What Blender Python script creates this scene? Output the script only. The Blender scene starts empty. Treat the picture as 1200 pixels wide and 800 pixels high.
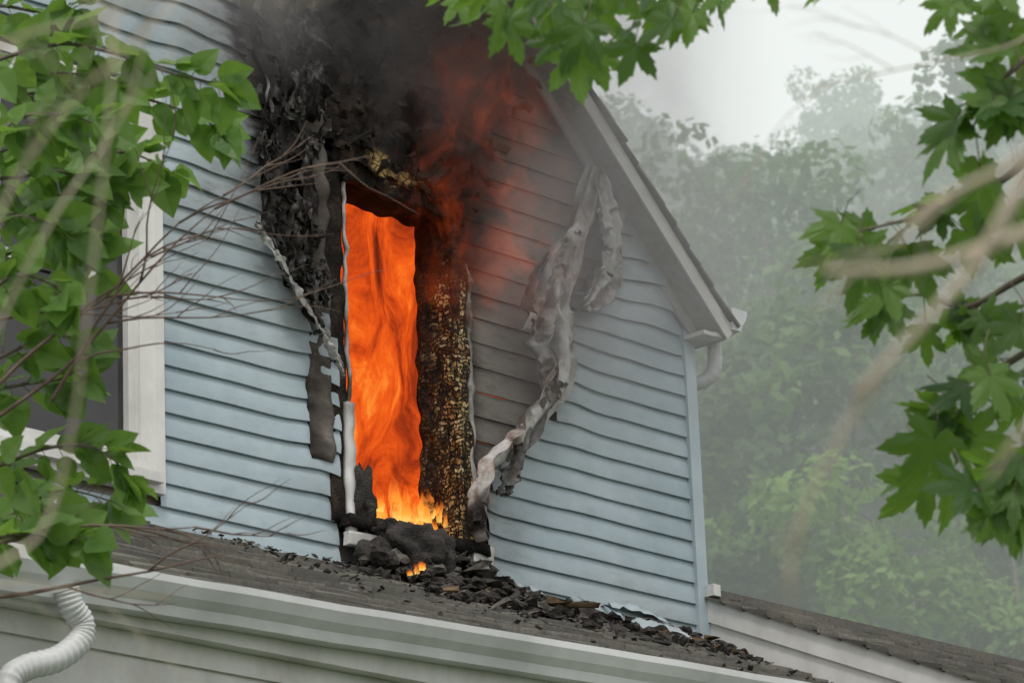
import bpy, bmesh, math, random
from mathutils import Vector, Matrix, noise
random.seed(7)
R=random.random
def U(a,b): return a+(b-a)*R()
def nz(x,y,z=0.0): return noise.noise(Vector((x,y,z)))
def clamp(v,a=0.0,b=1.0): return max(a,min(b,v))
def sstep(a,b,v):
    t=clamp((v-a)/(b-a)); return t*t*(3-2*t)

# ---------------------------------------------------------------- camera frame
F=4456.0
XC=Vector((4400,-1260,-F)).normalized()
ZC=Vector((-560,13800,-F)); ZC=(ZC-XC*ZC.dot(XC)).normalized()
YC=ZC.cross(XC)
def ray(px,py):
    d=Vector((px-600,-(py-400),-F)); return Vector((d.dot(XC),d.dot(YC),d.dot(ZC)))
r0=ray(404,603)*(16.0/F)
CAM=Vector((-r0.x,-r0.y,1.6))
def W(px,py,y=0.0):
    r=ray(px,py); t=(y-CAM.y)/r.y; return CAM+r*t
def D(px,py,depth): return CAM+ray(px,py)*(depth/F)
RT=Vector((XC.x,YC.x,ZC.x)); UP=Vector((XC.y,YC.y,ZC.y)); BK=Vector((XC.z,YC.z,ZC.z))
cam=bpy.data.cameras.new("camera"); co=bpy.data.objects.new("camera",cam)
bpy.context.scene.collection.objects.link(co)
M=Matrix((( XC.x,XC.y,XC.z,CAM.x),(YC.x,YC.y,YC.z,CAM.y),(ZC.x,ZC.y,ZC.z,CAM.z),(0,0,0,1)))
co.matrix_world=M
cam.sensor_width=36; cam.lens=36*F/1200; cam.clip_start=0.1; cam.clip_end=3000
cam.dof.use_dof=True; cam.dof.focus_distance=16.3; cam.dof.aperture_fstop=8.0
sc=bpy.context.scene; sc.camera=co
sc.view_settings.view_transform='Standard'; sc.view_settings.look='None'; sc.view_settings.exposure=0
VD=Vector((-BK.x,-BK.y,0)).normalized(); VR=Vector((VD.y,-VD.x,0))

# ---------------------------------------------------------------- helpers
class MB:
    def __init__(s): s.v=[];s.f=[];s.m=[];s.a=[];s.s=[]
    def vert(s,p,a=0.0): s.v.append(tuple(p)); s.a.append(a); return len(s.v)-1
    def face(s,ids,m=0,sm=True): s.f.append(tuple(ids)); s.m.append(m); s.s.append(sm)
    def box(s,lo,hi,m=0,a=0.0,mat=None,jit=0.0):
        ids=[]
        for z in (lo[2],hi[2]):
            for x,y in ((lo[0],lo[1]),(hi[0],lo[1]),(hi[0],hi[1]),(lo[0],hi[1])):
                p=Vector((x+U(-jit,jit),y+U(-jit,jit),z+U(-jit,jit)))
                if mat: p=mat@p
                ids.append(s.vert(p,a))
        for q in ((3,2,1,0),(4,5,6,7),(0,1,5,4),(1,2,6,5),(2,3,7,6),(3,0,4,7)):
            s.face([ids[i] for i in q],m,False)
    def tube(s,path,rad,n=6,m=0,a=0.0,wob=0.0):
        rings=[]; k=len(path)
        for i,p in enumerate(path):
            p=Vector(p)
            t=(Vector(path[min(i+1,k-1)])-Vector(path[max(i-1,0)])).normalized()
            u=t.cross(Vector((0.13,0.31,0.94)))
            if u.length<1e-3: u=t.cross(Vector((1,0,0)))
            u.normalize(); w=t.cross(u)
            r=rad[i] if isinstance(rad,(list,tuple)) else rad
            rings.append([s.vert(p+(u*math.cos(6.2832*j/n)+w*math.sin(6.2832*j/n))*r*(1+U(-wob,wob)),a) for j in range(n)])
        for i in range(k-1):
            for j in range(n):
                s.face((rings[i][j],rings[i][(j+1)%n],rings[i+1][(j+1)%n],rings[i+1][j]),m)
        s.face(rings[0][::-1],m,False); s.face(rings[-1],m,False)
    def obj(s,name,mats,parent=None):
        me=bpy.data.meshes.new(name); me.from_pydata(s.v,[],s.f)
        for mm in mats: me.materials.append(mm)
        me.polygons.foreach_set("material_index",s.m); me.polygons.foreach_set("use_smooth",s.s)
        at=me.attributes.new("a",'FLOAT','POINT'); at.data.foreach_set("value",s.a)
        me.update()
        o=bpy.data.objects.new(name,me); sc.collection.objects.link(o)
        if parent: o.parent=parent
        return o
def empty(name):
    e=bpy.data.objects.new(name,None); sc.collection.objects.link(e); return e
def smooth_path(pts,n):
    out=[]; P=[Vector(p) for p in pts]; k=len(P)-1
    for i in range(n+1):
        t=i/n*k; j=min(int(t),k-1); f=t-j
        p0=P[max(j-1,0)];p1=P[j];p2=P[j+1];p3=P[min(j+2,k)]
        out.append(0.5*((2*p1)+(p2-p0)*f+(2*p0-5*p1+4*p2-p3)*f*f+(3*p1-p0-3*p2+p3)*f**3))
    return out
def interp(tab,x):
    if x<=tab[0][0]: return tab[0][1]
    for (a,b),(c,d) in zip(tab,tab[1:]):
        if x<=c: return b+(d-b)*(x-a)/(c-a)
    return tab[-1][1]

# ---------------------------------------------------------------- materials
class NT:
    def __init__(s,name,vol=False):
        s.m=bpy.data.materials.new(name); s.m.use_nodes=True; s.t=s.m.node_tree
        s.b=s.t.nodes["Principled BSDF"]; s.o=s.t.nodes["Material Output"]
    def n(s,typ,**k):
        x=s.t.nodes.new(typ)
        for a,b in k.items(): setattr(x,a,b)
        return x
    def l(s,a,b): s.t.links.new(a,b)
    def coord(s,scale=(1,1,1)):
        c=s.n('ShaderNodeTexCoord'); mp=s.n('ShaderNodeMapping'); mp.inputs['Scale'].default_value=scale
        s.l(c.outputs['Object'],mp.inputs['Vector']); return mp.outputs[0]
    def noise(s,sc_,det=4,rough=.55,scale=(1,1,1),dist=0.0,vec=None):
        x=s.n('ShaderNodeTexNoise'); x.inputs['Scale'].default_value=sc_; x.inputs['Detail'].default_value=det
        x.inputs['Roughness'].default_value=rough; x.inputs['Distortion'].default_value=dist
        s.l(vec if vec else s.coord(scale),x.inputs['Vector']); return x.outputs['Fac']
    def ramp(s,fac,stops):
        x=s.n('ShaderNodeValToRGB'); e=x.color_ramp.elements
        while len(e)<len(stops): e.new(0.5)
        for i,(p,c) in enumerate(stops):
            e[i].position=p; e[i].color=(c,c,c,1) if isinstance(c,(int,float)) else (*c,1)
        s.l(fac,x.inputs[0]); return x.outputs[0]
    def mix(s,fac,a,b,mode='MIX'):
        x=s.n('ShaderNodeMix'); x.data_type='RGBA'; x.blend_type=mode
        for sock,v in ((x.inputs[0],fac),(x.inputs[6],a),(x.inputs[7],b)):
            if isinstance(v,(int,float)): sock.default_value=v
            elif isinstance(v,tuple): sock.default_value=(*v,1)
            else: s.l(v,sock)
        return x.outputs[2]
    def math(s,op,a,b=0.0,c=None,cl=False):
        x=s.n('ShaderNodeMath'); x.operation=op; x.use_clamp=cl
        for i,v in enumerate((a,b) if c is None else (a,b,c)):
            if isinstance(v,(int,float)): x.inputs[i].default_value=v
            else: s.l(v,x.inputs[i])
        return x.outputs[0]
    def mr(s,v,a,b,c=0.0,d=1.0,smooth=True):
        x=s.n('ShaderNodeMapRange'); x.interpolation_type='SMOOTHSTEP' if smooth else 'LINEAR'
        s.l(v,x.inputs[0])
        for i,q in enumerate((a,b,c,d)): x.inputs[i+1].default_value=q
        return x.outputs[0]
    def attr(s): 
        x=s.n('ShaderNodeAttribute'); x.attribute_name='a'; return x.outputs['Fac']
    def bump(s,h,st=.3,dist=.01):
        x=s.n('ShaderNodeBump'); x.inputs['Strength'].default_value=st; x.inputs['Distance'].default_value=dist
        s.l(h,x.inputs['Height']); s.l(x.outputs[0],s.b.inputs['Normal'])
    def base(s,c,rough=.6,spec=.4):
        if isinstance(c,tuple): s.b.inputs['Base Color'].default_value=(*c,1)
        else: s.l(c,s.b.inputs['Base Color'])
        s.b.inputs['Roughness'].default_value=rough; s.b.inputs['Specular IOR Level'].default_value=spec

def simple(name,c1,c2,scale=6,rough=.7,bump=0.2,dist=.005,stretch=(1,1,1)):
    m=NT(name); f=m.noise(scale,4,.6,stretch); m.base(m.mix(m.ramp(f,[(.35,0.0),(.65,1.0)]),c1,c2),rough)
    if bump: m.bump(m.noise(scale*6,2,.6,stretch),bump,dist)
    return m.m

m=NT("vinyl_siding"); a=m.attr()
grime=m.noise(1.6,4,.65); fine=m.noise(9,4,.7,(1,1,3))
c=m.mix(m.ramp(grime,[(.32,0.0),(.68,1.0)]),(.30,.385,.43),(.44,.525,.565))
c=m.mix(m.ramp(fine,[(.5,0.0),(.85,.45)]),c,(.25,.285,.30))
sf=m.math('ADD',a,m.math('MULTIPLY',m.math('SUBTRACT',fine,.5),m.math('MULTIPLY',a,1.6)),cl=True)
c=m.mix(sf,c,m.ramp(sf,[(0.0,(.40,.41,.40)),(.45,(.24,.23,.22)),(.8,(.07,.062,.056)),(1.0,(.025,.022,.02))]))
m.base(c,.5,.35); SIDING=m.m
m=NT("scorched_clapboard"); a=m.attr(); f=m.noise(5,5,.7,(1,1,2.0)); f2=m.noise(22,3,.7,(.5,1,2.5))
sf=m.math('ADD',a,m.math('MULTIPLY',m.math('SUBTRACT',f,.5),.6),cl=True)
c=m.ramp(sf,[(0.0,(.35,.335,.31)),(.35,(.23,.215,.195)),(.6,(.095,.082,.072)),(.8,(.026,.022,.02)),(1.0,(.010,.009,.009))])
c=m.mix(m.ramp(f2,[(.55,0.0),(.75,.5)]),c,(.035,.03,.027))
m.base(c,.85,.15); SUB=m.m
m=NT("char_crust"); a=m.attr(); f=m.noise(7,5,.7); v=m.n('ShaderNodeTexVoronoi'); v.feature='DISTANCE_TO_EDGE'; v.inputs['Scale'].default_value=30; m.l(m.coord(),v.inputs['Vector'])
c=m.ramp(f,[(.3,(.008,.008,.007)),(.5,(.018,.015,.013)),(.64,(.045,.032,.025)),(.8,(.10,.08,.065))])
oc=m.mix(m.ramp(v.outputs['Distance'],[(.0,0.0),(.15,1.0)]),(.02,.015,.01),(.42,.29,.11))
c=m.mix(a,c,oc); m.base(c,.9,.15); m.bump(m.noise(28,4,.75),.8,.03); CHAR=m.m
# alligator char wood : irregular ladder of cracked blocks
m=NT("alligator_char")
tc=m.n('ShaderNodeTexCoord'); sp=m.n('ShaderNodeSeparateXYZ'); m.l(tc.outputs['Object'],sp.inputs[0])
wob=m.noise(9,3,.65); wob2=m.noise(29,3,.65)
uu=m.math('ADD',m.math('ADD',sp.outputs['X'],sp.outputs['Y']),m.math('ADD',m.math('MULTIPLY',wob,.07),m.math('MULTIPLY',wob2,.016)))
vv=m.math('ADD',sp.outputs['Z'],m.math('ADD',m.math('MULTIPLY',wob,.11),m.math('MULTIPLY',wob2,.026)))
cx=m.n('ShaderNodeCombineXYZ'); m.l(uu,cx.inputs[0]); m.l(vv,cx.inputs[1])
br=m.n('ShaderNodeTexBrick'); br.offset=.4; br.squash=.6; br.squash_frequency=3
br.inputs['Scale'].default_value=1.0; br.inputs['Brick Width'].default_value=.042; br.inputs['Row Height'].default_value=.021
br.inputs['Mortar Size'].default_value=.0046; br.inputs['Mortar Smooth'].default_value=.5; br.inputs['Bias'].default_value=0
br.inputs['Color1'].default_value=(0,0,0,1); br.inputs['Color2'].default_value=(1,1,1,1); m.l(cx.outputs[0],br.inputs['Vector'])
cell=m.math('SUBTRACT',1.0,br.outputs['Fac'])
mask=m.ramp(m.noise(8,5,.8,(2.8,2.8,.5)),[(.45,0.0),(.54,1.0)])
rnd=m.math('ADD',m.math('MULTIPLY',br.outputs['Color'],.40),m.math('MULTIPLY',wob2,.70))
col=m.ramp(rnd,[(.3,(.04,.022,.010)),(.47,(.20,.115,.038)),(.64,(.48,.34,.14)),(.8,(.66,.54,.32))])
mm=m.math('MULTIPLY',cell,m.math('MULTIPLY',mask,m.attr()),cl=True)
m.base(m.mix(mm,m.ramp(wob2,[(.4,(.010,.009,.008)),(.7,(.05,.03,.018))]),col),.8,.2); m.bump(m.math('ADD',cell,wob2),.9,.014); ALLI=m.m
m=NT("white_trim"); a=m.attr(); f=m.noise(4,4,.65,(1,1,.6)); g=m.noise(30,2,.6)
c=m.mix(m.ramp(f,[(.40,0.0),(.75,.7)]),(.72,.72,.70),(.46,.45,.42))
c=m.mix(m.math('ADD',a,m.math('MULTIPLY',m.math('SUBTRACT',g,.5),a),cl=True),c,(.07,.058,.045)); m.base(c,.5,.4); WHITE=m.m
CORNER=simple("corner_post_vinyl",(.34,.42,.46),(.45,.53,.57),3,.5,0)
m=NT("melted_vinyl"); a=m.attr(); f=m.noise(7,4,.7,(1,1,.6)); g=m.noise(26,3,.7)
c=m.ramp(f,[(.3,(.44,.44,.43)),(.48,(.53,.53,.51)),(.57,(.33,.29,.26)),(.68,(.15,.12,.105)),(.82,(.05,.043,.04))])
c=m.mix(m.math('ADD',a,m.math('MULTIPLY',m.math('SUBTRACT',g,.5),.8),cl=True),c,m.ramp(g,[(.3,(.007,.007,.007)),(.6,(.022,.019,.017)),(.8,(.07,.058,.05))]))
m.base(c,.85,.15); m.bump(g,.5,.01); MELT=m.m
m=NT("weathered_shingle"); a=m.attr(); f=m.noise(45,3,.8); g=m.noise(2.5,3,.6)
c=m.ramp(a,[(0.0,(.10,.095,.086)),(.5,(.19,.18,.162)),(1.0,(.32,.305,.28))])
c=m.mix(m.ramp(f,[(.35,.6),(.7,0.0)]),c,(.06,.056,.05)); c=m.mix(m.ramp(g,[(.5,0.0),(.75,.5)]),c,(.17,.175,.13))
m.base(c,.9,.15); SHINGLE=m.m
m=NT("window_glass"); m.base(m.ramp(m.noise(2,3),[(.3,(.015,.016,.016)),(.7,(.05,.05,.05))]),.08,.5); GLASS=m.m
DARK=simple("dark_interior",(.02,.018,.016),(.04,.035,.03),3,.9,0)
METAL=simple("painted_gutter_metal",(.72,.73,.74),(.52,.53,.53),2.2,.4,.0)
BARK=simple("bark",(.10,.08,.06),(.20,.17,.14),12,.9,0)
TWIG=simple("bare_twig_bark",(.46,.38,.29),(.58,.50,.40),20,.8,0)
TWIG2=simple("reddish_twig_bark",(.12,.075,.06),(.20,.14,.11),20,.8,0)
DEBR=simple("burnt_debris",(.012,.011,.010),(.06,.052,.046),14,.9,.8,.02)
DEBG=simple("ash_chunks",(.035,.031,.028),(.17,.155,.138),18,.9,0)
DEBB=simple("scorched_board",(.06,.036,.02),(.20,.135,.075),14,.85,0)
def firemat(name,trans):
    m=NT(name); t=m.t; t.nodes.remove(m.b)
    c=m.n('ShaderNodeTexCoord'); sep=m.n('ShaderNodeSeparateXYZ'); m.l(c.outputs['Object'],sep.inputs[0])
    f=m.noise(2.4,6,.68,(1.5,1.5,.8),.9); g=m.noise(8,4,.75,(1.5,1.5,.75),.6)
    h=m.mr(sep.outputs['Z'],5.85,6.5,.24,0.0); hs=m.mr(sep.outputs['Z'],6.8,7.5,0,-.10)
    q=m.math('ADD',m.math('ADD',m.math('MULTIPLY',m.mr(f,.32,.68,0,1,False),.66),m.math('MULTIPLY',m.math('SUBTRACT',g,.5),.46)),m.math('ADD',h,hs))
    q=m.math('ADD',q,.07)
    col=m.ramp(q,[(.05,(.14,.018,.006)),(.25,(.38,.040,.008)),(.42,(.68,.075,.009)),(.60,(.92,.125,.012)),(.74,(1.0,.26,.03)),(.92,(1.0,.62,.14))])
    e=m.n('ShaderNodeEmission'); m.l(col,e.inputs[0]); e.inputs[1].default_value=1.0
    if trans:
        tr=m.n('ShaderNodeBsdfTransparent'); mx=m.n('ShaderNodeMixShader')
        al=m.math('MULTIPLY',m.mr(q,.60,.85,0,.85),m.attr())
        m.l(al,mx.inputs[0]); m.l(tr.outputs[0],mx.inputs[1]); m.l(e.outputs[0],mx.inputs[2]); m.l(mx.outputs[0],m.o.inputs[0])
        m.m.cycles.emission_sampling='NONE'
    else: m.l(e.outputs[0],m.o.inputs[0])
    return m.m
FIRE=firemat("fire_deep",False); FIRET=firemat("fire_tongue",True)
m=NT("small_flame"); m.t.nodes.remove(m.b); a=m.attr(); e=m.n('ShaderNodeEmission')
m.l(m.ramp(a,[(0.0,(1,.62,.15)),(.3,(1,.34,.04)),(1.0,(.85,.10,.01))]),e.inputs[0]); e.inputs[1].default_value=1.2
tr=m.n('ShaderNodeBsdfTransparent'); mx=m.n('ShaderNodeMixShader')
m.l(m.math('MULTIPLY',m.mr(a,.2,1.0,.9,0.0),m.mr(m.noise(18,3,.6,(1,1,.5),.6),.35,.6)),mx.inputs[0]); m.l(tr.outputs[0],mx.inputs[1]); m.l(e.outputs[0],mx.inputs[2]); m.l(mx.outputs[0],m.o.inputs[0]); SFLAME=m.m
SFLAME.cycles.emission_sampling='NONE'
def leafmat(name,c1,c2,tc,tw=.45,rough=.45):
    m=NT(name); a=m.attr(); c=m.mix(a,c1,c2); m.base(c,rough,.4)
    t=m.n('ShaderNodeBsdfTranslucent'); m.l(m.mix(a,tc,tuple(x*1.3 for x in tc)),t.inputs[0])
    mx=m.n('ShaderNodeMixShader'); mx.inputs[0].default_value=tw
    m.l(m.b.outputs[0],mx.inputs[1]); m.l(t.outputs[0],mx.inputs[2]); m.l(mx.outputs[0],m.o.inputs[0]); return m.m
LILAC=leafmat("lilac_leaf",(.07,.155,.033),(.17,.30,.07),(.21,.37,.05),.45)
MAPLE=leafmat("maple_leaf",(.028,.075,.022),(.12,.21,.05),(.19,.35,.04),.45)
FOREST=leafmat("forest_leaf",(.040,.095,.022),(.145,.235,.06),(.13,.22,.045),.35,.6)
FOREST2=leafmat("young_tree_leaf",(.09,.18,.040),(.21,.33,.08),(.19,.30,.06),.4,.6)
m=NT("grass"); m.base(m.ramp(m.noise(.4,5,.7),[(.3,(.03,.05,.018)),(.7,(.07,.105,.035))]),.9,.2); GRASS=m.m

# ---------------------------------------------------------------- terrain
def terr(x,y):
    p=Vector((x,y,0))-Vector((CAM.x,CAM.y,0)); s=p.dot(VD)
    z=1.0*sstep(6,12,s)
    if s>40:
        u=s-46
        z+= .415*(u if u>6 else (6*math.exp((u-6)/6))) if s<205 else .415*159+.1*(s-205)
        z+= nz(x*.03,y*.03)*3*sstep(50,90,s)
    return z
g=MB(); n=110
for i in range(n+1):
    for j in range(n+1):
        s=-60+ (i/n)**1.6*900; l=(j/n-.5); l=math.copysign(abs(l*2)**1.6*500,l)
        p=Vector((CAM.x,CAM.y,0))+VD*s+VR*l; g.vert((p.x,p.y,terr(p.x,p.y)))
for i in range(n):
    for j in range(n):
        a0=i*(n+1)+j; g.face((a0,a0+1,a0+n+2,a0+n+1))
g.obj("ground",[GRASS])

# ---------------------------------------------------------------- house
house=empty("house")
XR=2.29; ZE=7.18; ZB=5.63; XL=XR-7.0; XA=(XR+XL)/2; ZA=ZE+3.5
LB=sorted([(W(a,b).z,W(a,b).x) for a,b in [(276,-90),(282,60),(290,215),(316,290),(342,340),(380,400),(392,460),(390,520),(388,600),(392,668)]])
RB=sorted([(W(a,b).z,W(a,b).x) for a,b in [(700,90),(712,150),(716,190),(700,230),(690,300),(668,350),(655,430),(640,490),(592,535),(566,570),(560,640),(560,720)]])
WX0,WX1,WZ0,WZ1=0.0,W(527,430).x,W(404,603).z,W(404,200).z
LWX1=W(183,420).x; LWX0=LWX1-.98; LWZ0=W(183,582).z; LWZ1=WZ1+.06
def inside_gable(x,z): return z<ZE+ min(XR-x,x-XL)
def soot_left(x,z):
    d=interp(LB,z)-x
    h=math.exp(-max(d,0)/.16)
    up=sstep(7.0,8.4,z)*.40*sstep(-2.4,-.6,x)
    pat=sstep(.0,.40,nz(x*1.6,z*2.2,3))*.35
    band=.30*math.exp(-((z-6.72+.25*(x+.3))/.16)**2)*sstep(-1.0,-.4,x)
    return clamp(h*(.25+.65*sstep(6.5,7.5,z))+up+pat*sstep(6.0,7.0,z)+band)
def soot_right(x,z):
    d=x-interp(RB,z); h=math.exp(-max(d,0)/.2)
    up=sstep(6.8,7.6,z)*.45*math.exp(-max(d,0)/.6)
    return clamp(h*.5+up+sstep(.05,.5,nz(x*1.6,z*2,8))*.22+.15*sstep(5.95,5.7,z))
E=.1
sd=MB()
prof=[(0,-.002),(0,-.022),(0,-.022),(.03,-.021),(.065,-.015),(.1,-.005)]
def build_siding(x0,x1,z0,z1,keep,warp,soot,dx=.03):
    nx=int((x1-x0)/dx); k0=int((z1-z0)/E)+1
    for k in range(k0):
        zb=z0+k*E; rows=[]
        for (dz,y) in prof:
            row=[]
            for i in range(nx+1):
                x=x0+(x1-x0)*i/nx; z=zb+dz
                wx,wy,wz=warp(x,z,k)
                row.append(sd.vert((x+wx,y+wy,z+wz),soot(x,z)))
            rows.append(row)
        for r in (0,2,3,4):
            for i in range(nx):
                xm=x0+(x1-x0)*(i+.5)/nx
                if keep(xm,zb+.05,k): sd.face((rows[r][i],rows[r][i+1],rows[r+1][i+1],rows[r+1][i]),0,True)
def warpL(x,z,k):
    d=max(interp(LB,z)-x,0); h=math.exp(-d/.26)*sstep(5.6,6.5,z); up=sstep(7.1,7.9,z)*.7*sstep(-2.6,-.8,x)
    q=max(h,up)
    y=-q*.06*(.7+1.3*nz(x*4.4,z*2.6,1))-.013*sstep(.0,.5,nz(x*1.4,z*1.4,5))-.0015*nz(x*5,k*1.7)-math.exp(-d/.1)*.02*abs(nz(x*9,k*2.3))
    dz=q*(.045*nz(x*2.6,z*1.5,2)-.03*math.exp(-d/.2)+.010*nz(x*5,k*1.3,2))+.0015*nz(x*2.0,k*.8,11)
    return (0,y,dz)
def warpR(x,z,k):
    d=max(x-interp(RB,z),0); h=math.exp(-d/.2)*sstep(5.5,6.2,z); up=sstep(6.6,7.2,z)*.9
    q=max(h*.7,up*math.exp(-d/.7))
    y=-q*.06*(.7+1.5*nz(x*3.8,z*2.8,21))-.012*sstep(.0,.5,nz(x*1.3,z*1.4,25))-.0015*nz(x*5,k*1.7)
    dz=q*(.07*nz(x*2.8,z*1.6,22)+.02*math.exp(-d/.2)+.012*nz(x*5,k*1.3,7))+.0015*nz(x*2.0,k*.8,31)
    return (0,y,dz)
def inlw(x,z): return LWX0<x<LWX1 and LWZ0<z<LWZ1
build_siding(XL+.03,.15,ZB-.03,ZA,lambda x,z,k:(x<interp(LB,z)+.06*nz(k*1.9,2.2,x*3)) and inside_gable(x-.05,z+.05) and not inlw(x-.0,z),warpL,soot_left)
build_siding(.5,XR-.01,ZB-.03,ZE+1.3,lambda x,z,k:(x>interp(RB,z)+.05*nz(k*1.9,7.2,x*3)) and inside_gable(x,z+.02),warpR,soot_right)
sd.obj("vinyl_siding",[SIDING],house)
sb=MB()
def char(x,z):
    cx=.36; 
    up=sstep(6.6,7.3,z)
    w=.85+.25*max(z-7.3,0)
    c1=up*math.exp(-((x-cx+.05)/w)**4)
    c2=math.exp(-(max(x-WX1-.08,0)/.16))*.9 if x>WX1 else math.exp(-(max(-x,0)/.45))
    c2*=sstep(5.5,6.0,z)
    c3=.22*math.exp(-((x-1.0)/.7)**2)
    return clamp(max(c1,c2,c3+.12)+.15*nz(x*2,z*2,4))
def build_sub(x0,x1,z0,z1):
    EX=.115; nx=int((x1-x0)/.04)
    for k in range(int((z1-z0)/EX)+1):
        zb=z0+k*EX; rows=[]
        for dz,y in ((0,.03),(0,.018),(0,.018),(EX,.028)):
            rows.append([sb.vert((x0+(x1-x0)*i/nx,y+.003*nz(i*.3,k*3.1),zb+dz+.003*nz(i*.11,k*1.3)),char(x0+(x1-x0)*i/nx,zb+dz)) for i in range(nx+1)])
        for r in (0,2):
            for i in range(nx):
                xm=x0+(x1-x0)*(i+.5)/nx; zm=zb+EX/2
                if (WX0-.02<xm<WX1+.02 and WZ0-.02<zm<WZ1+.03) or (LWX0+.02<xm<LWX1-.02 and LWZ0+.02<zm<LWZ1-.02): continue
                if inside_gable(xm,zm): sb.face((rows[r][i],rows[r][i+1],rows[r+1][i+1],rows[r+1][i]),0,r!=0)
build_sub(XL+.02,XR-.02,3.0,ZA)
sb.obj("wood_clapboard",[SUB],house)
sh=MB()
for (lo,hi) in (((XR-.02,.04,.5),(XR,9,ZE)),((XL,.04,.5),(XL+.02,9,ZE)),((XL,8.98,.5),(XR,9,ZE)),((XL+.02,.04,.5),(XR-.02,.06,3.0))):
    sh.box(lo,hi,0)
sh.obj("side_walls",[CORNER],house)
rf=MB()
def slab(mb,x0,z0,x1,z1,y0,y1,th,m=0,a=.3):
    d=Vector((x1-x0,0,z1-z0)).normalized(); nn=Vector((-d.z,0,d.x)); 
    if nn.z<0: nn=-nn
    ids=[]
    for y in (y0,y1):
        for (x,z,o) in ((x0,z0,0),(x1,z1,0),(x1,z1,th),(x0,z0,th)):
            ids.append(mb.vert(Vector((x,y,z))+nn*o,a))
    for q in ((0,1,2,3),(7,6,5,4),(0,4,5,1),(1,5,6,2),(2,6,7,3),(3,7,4,0)): mb.face([ids[i] for i in q],m,False)
OH=.10
slab(rf,XA,ZA+.0,XR+OH,ZE-OH+.0,-.17,9.2,.05,0,.4)
slab(rf,XL-OH,ZE-OH+.0,XA,ZA+.0,-.17,9.2,.05,0,.4)
for i in range(44):
    t0=i/44; t1=(i+1.1)/44
    x0=XA+(XR+OH+.03-XA)*t0; x1=XA+(XR+OH+.03-XA)*t1
    z0=ZA-(x0-XA); z1=ZA-(x1-XA)
    slab(rf,x0,z0+.075+U(0,.008),x1,z1+.088+U(0,.01),-.2-U(0,.02),9.3,.014,1,U(.0,.3))
rf.obj("main_roof",[DARK,SHINGLE],house)
rk=MB()
slab(rk,XA,ZA-.03,XR+OH-.02,ZE-OH-.01,-.185,-.173,.075,0,.25)
slab(rk,XA,ZA-.025,XR+OH-.04,ZE-OH-.025+.04,-.172,-.0,.010,0,.5)
slab(rk,XA,ZA-.10,XR+.0,ZE-.10,-.05,-.034,.055,0,.45)
slab(rk,XL-OH,ZE-OH-.03,XA,ZA-.03,-.185,-.173,.075,0,.2)
rk.box((XR+.015,-.16,ZE-.10),(XR+OH+.0,9.1,ZE-.08),0,.1)
rk.box((XR+OH-.01,-.16,ZE-.10),(XR+OH+.004,9.1,ZE+.02),0,.05)
rk.box((XR-.06,-.16,ZE-.105),(XR+.014,-.036,ZE-.085),0,.1)
rk.obj("rake_and_eave_trim",[WHITE],house)
gt=MB()
def gutter(mb,p0,p1,out,h=.12,w=.12,m=0,n=24):
    pr=[(0,0),(0,-h),(w*.55,-h),(w*.62,-h*.72),(w*.85,-h*.5),(w,-h*.2),(w,0),(w-.012,0),(w-.014,-.012),(w-.02,-h*.35),(.01,-h*.9),(.008,0)]
    p0=Vector(p0);p1=Vector(p1);o=Vector(out); rings=[]
    for i in range(n+1):
        p=p0.lerp(p1,i/n)+Vector((0,0,.006*nz(i*.5,3))); rings.append([mb.vert(p+o*(a)+Vector((0,0,b)),.05) for a,b in pr])
    k=len(pr)
    for i in range(n):
        for j in range(k): mb.face((rings[i][j],rings[i][(j+1)%k],rings[i+1][(j+1)%k],rings[i+1][j]),m,False)
    mb.face(rings[0][:7],m,False); mb.face(rings[-1][:7][::-1],m,False)
gutter(gt,(XR+OH+.006,-.2,7.23),(XR+OH+.006,9.1,7.23),(1,0,0),.11,.11)
dp=smooth_path([(XR+.14,-.05,7.13),(XR+.14,-.05,7.05),(XR+.14,-.04,6.97),(XR+.12,.0,6.92),(XR+.055,.10,6.88),(XR+.05,.15,6.80)],30)
gt.tube(dp,[.036+.003*math.sin(i*2.4) for i in range(31)],10)
gt.tube([(XR+.05,.15,6.80),(XR+.05,.15,3)],.034,10)
gt.obj("eave_gutter",[METAL],house)
cp=MB(); cp.box((XR-.06,-.037,ZB-.05),(XR+.012,.0,ZE-.06)); cp.box((XR-.0+.001,-.035,ZB-.05),(XR+.013,.07,ZE-.07))
cp.box((XL,-.035,1),(XL+.07,.0,ZE-.05)); cp.obj("corner_post",[CORNER],house)
bf=MB() 
bf.box((XL,-.03,ZB-.06),(-.02,-.024,ZB-.005),0,.05); bf.box((.72,-.034,ZB-.06),(XR-.06,-.026,ZB-.005),0,.25); bf.obj("base_trim",[CORNER],house)

lw=MB()
def ring(mb,x0,x1,z0,z1,t,y0,y1,m=0,a=0.0,tb=None):
    tb=tb or t
    mb.box((x0,y0,z0),(x0+t,y1,z1),m,a); mb.box((x1-t,y0,z0),(x1,y1,z1),m,a)
    mb.box((x0+t,y0+.001,z1-t),(x1-t,y1,z1),m,a); mb.box((x0+t,y0+.001,z0),(x1-t,y1,z0+tb),m,a)
ring(lw,LWX0,LWX1,LWZ0,LWZ1,.035,-.05,.0,0,.02)
ring(lw,LWX0+.035,LWX1-.035,LWZ0+.035,LWZ1-.035,.085,-.038,.05,0,.0)
ring(lw,LWX0+.12,LWX1-.12,LWZ0+.12,LWZ1-.12,.04,-.012,.06,0,.1)
lw.box((LWX0+.16,-.01,(LWZ0+LWZ1)/2-.02),(LWX1-.16,.05,(LWZ0+LWZ1)/2+.02),0,.15)
lw.box((LWX0-.0,-.085,LWZ0+.035),(LWX1-.036,-.051,LWZ0+.075),0,.1)
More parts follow.
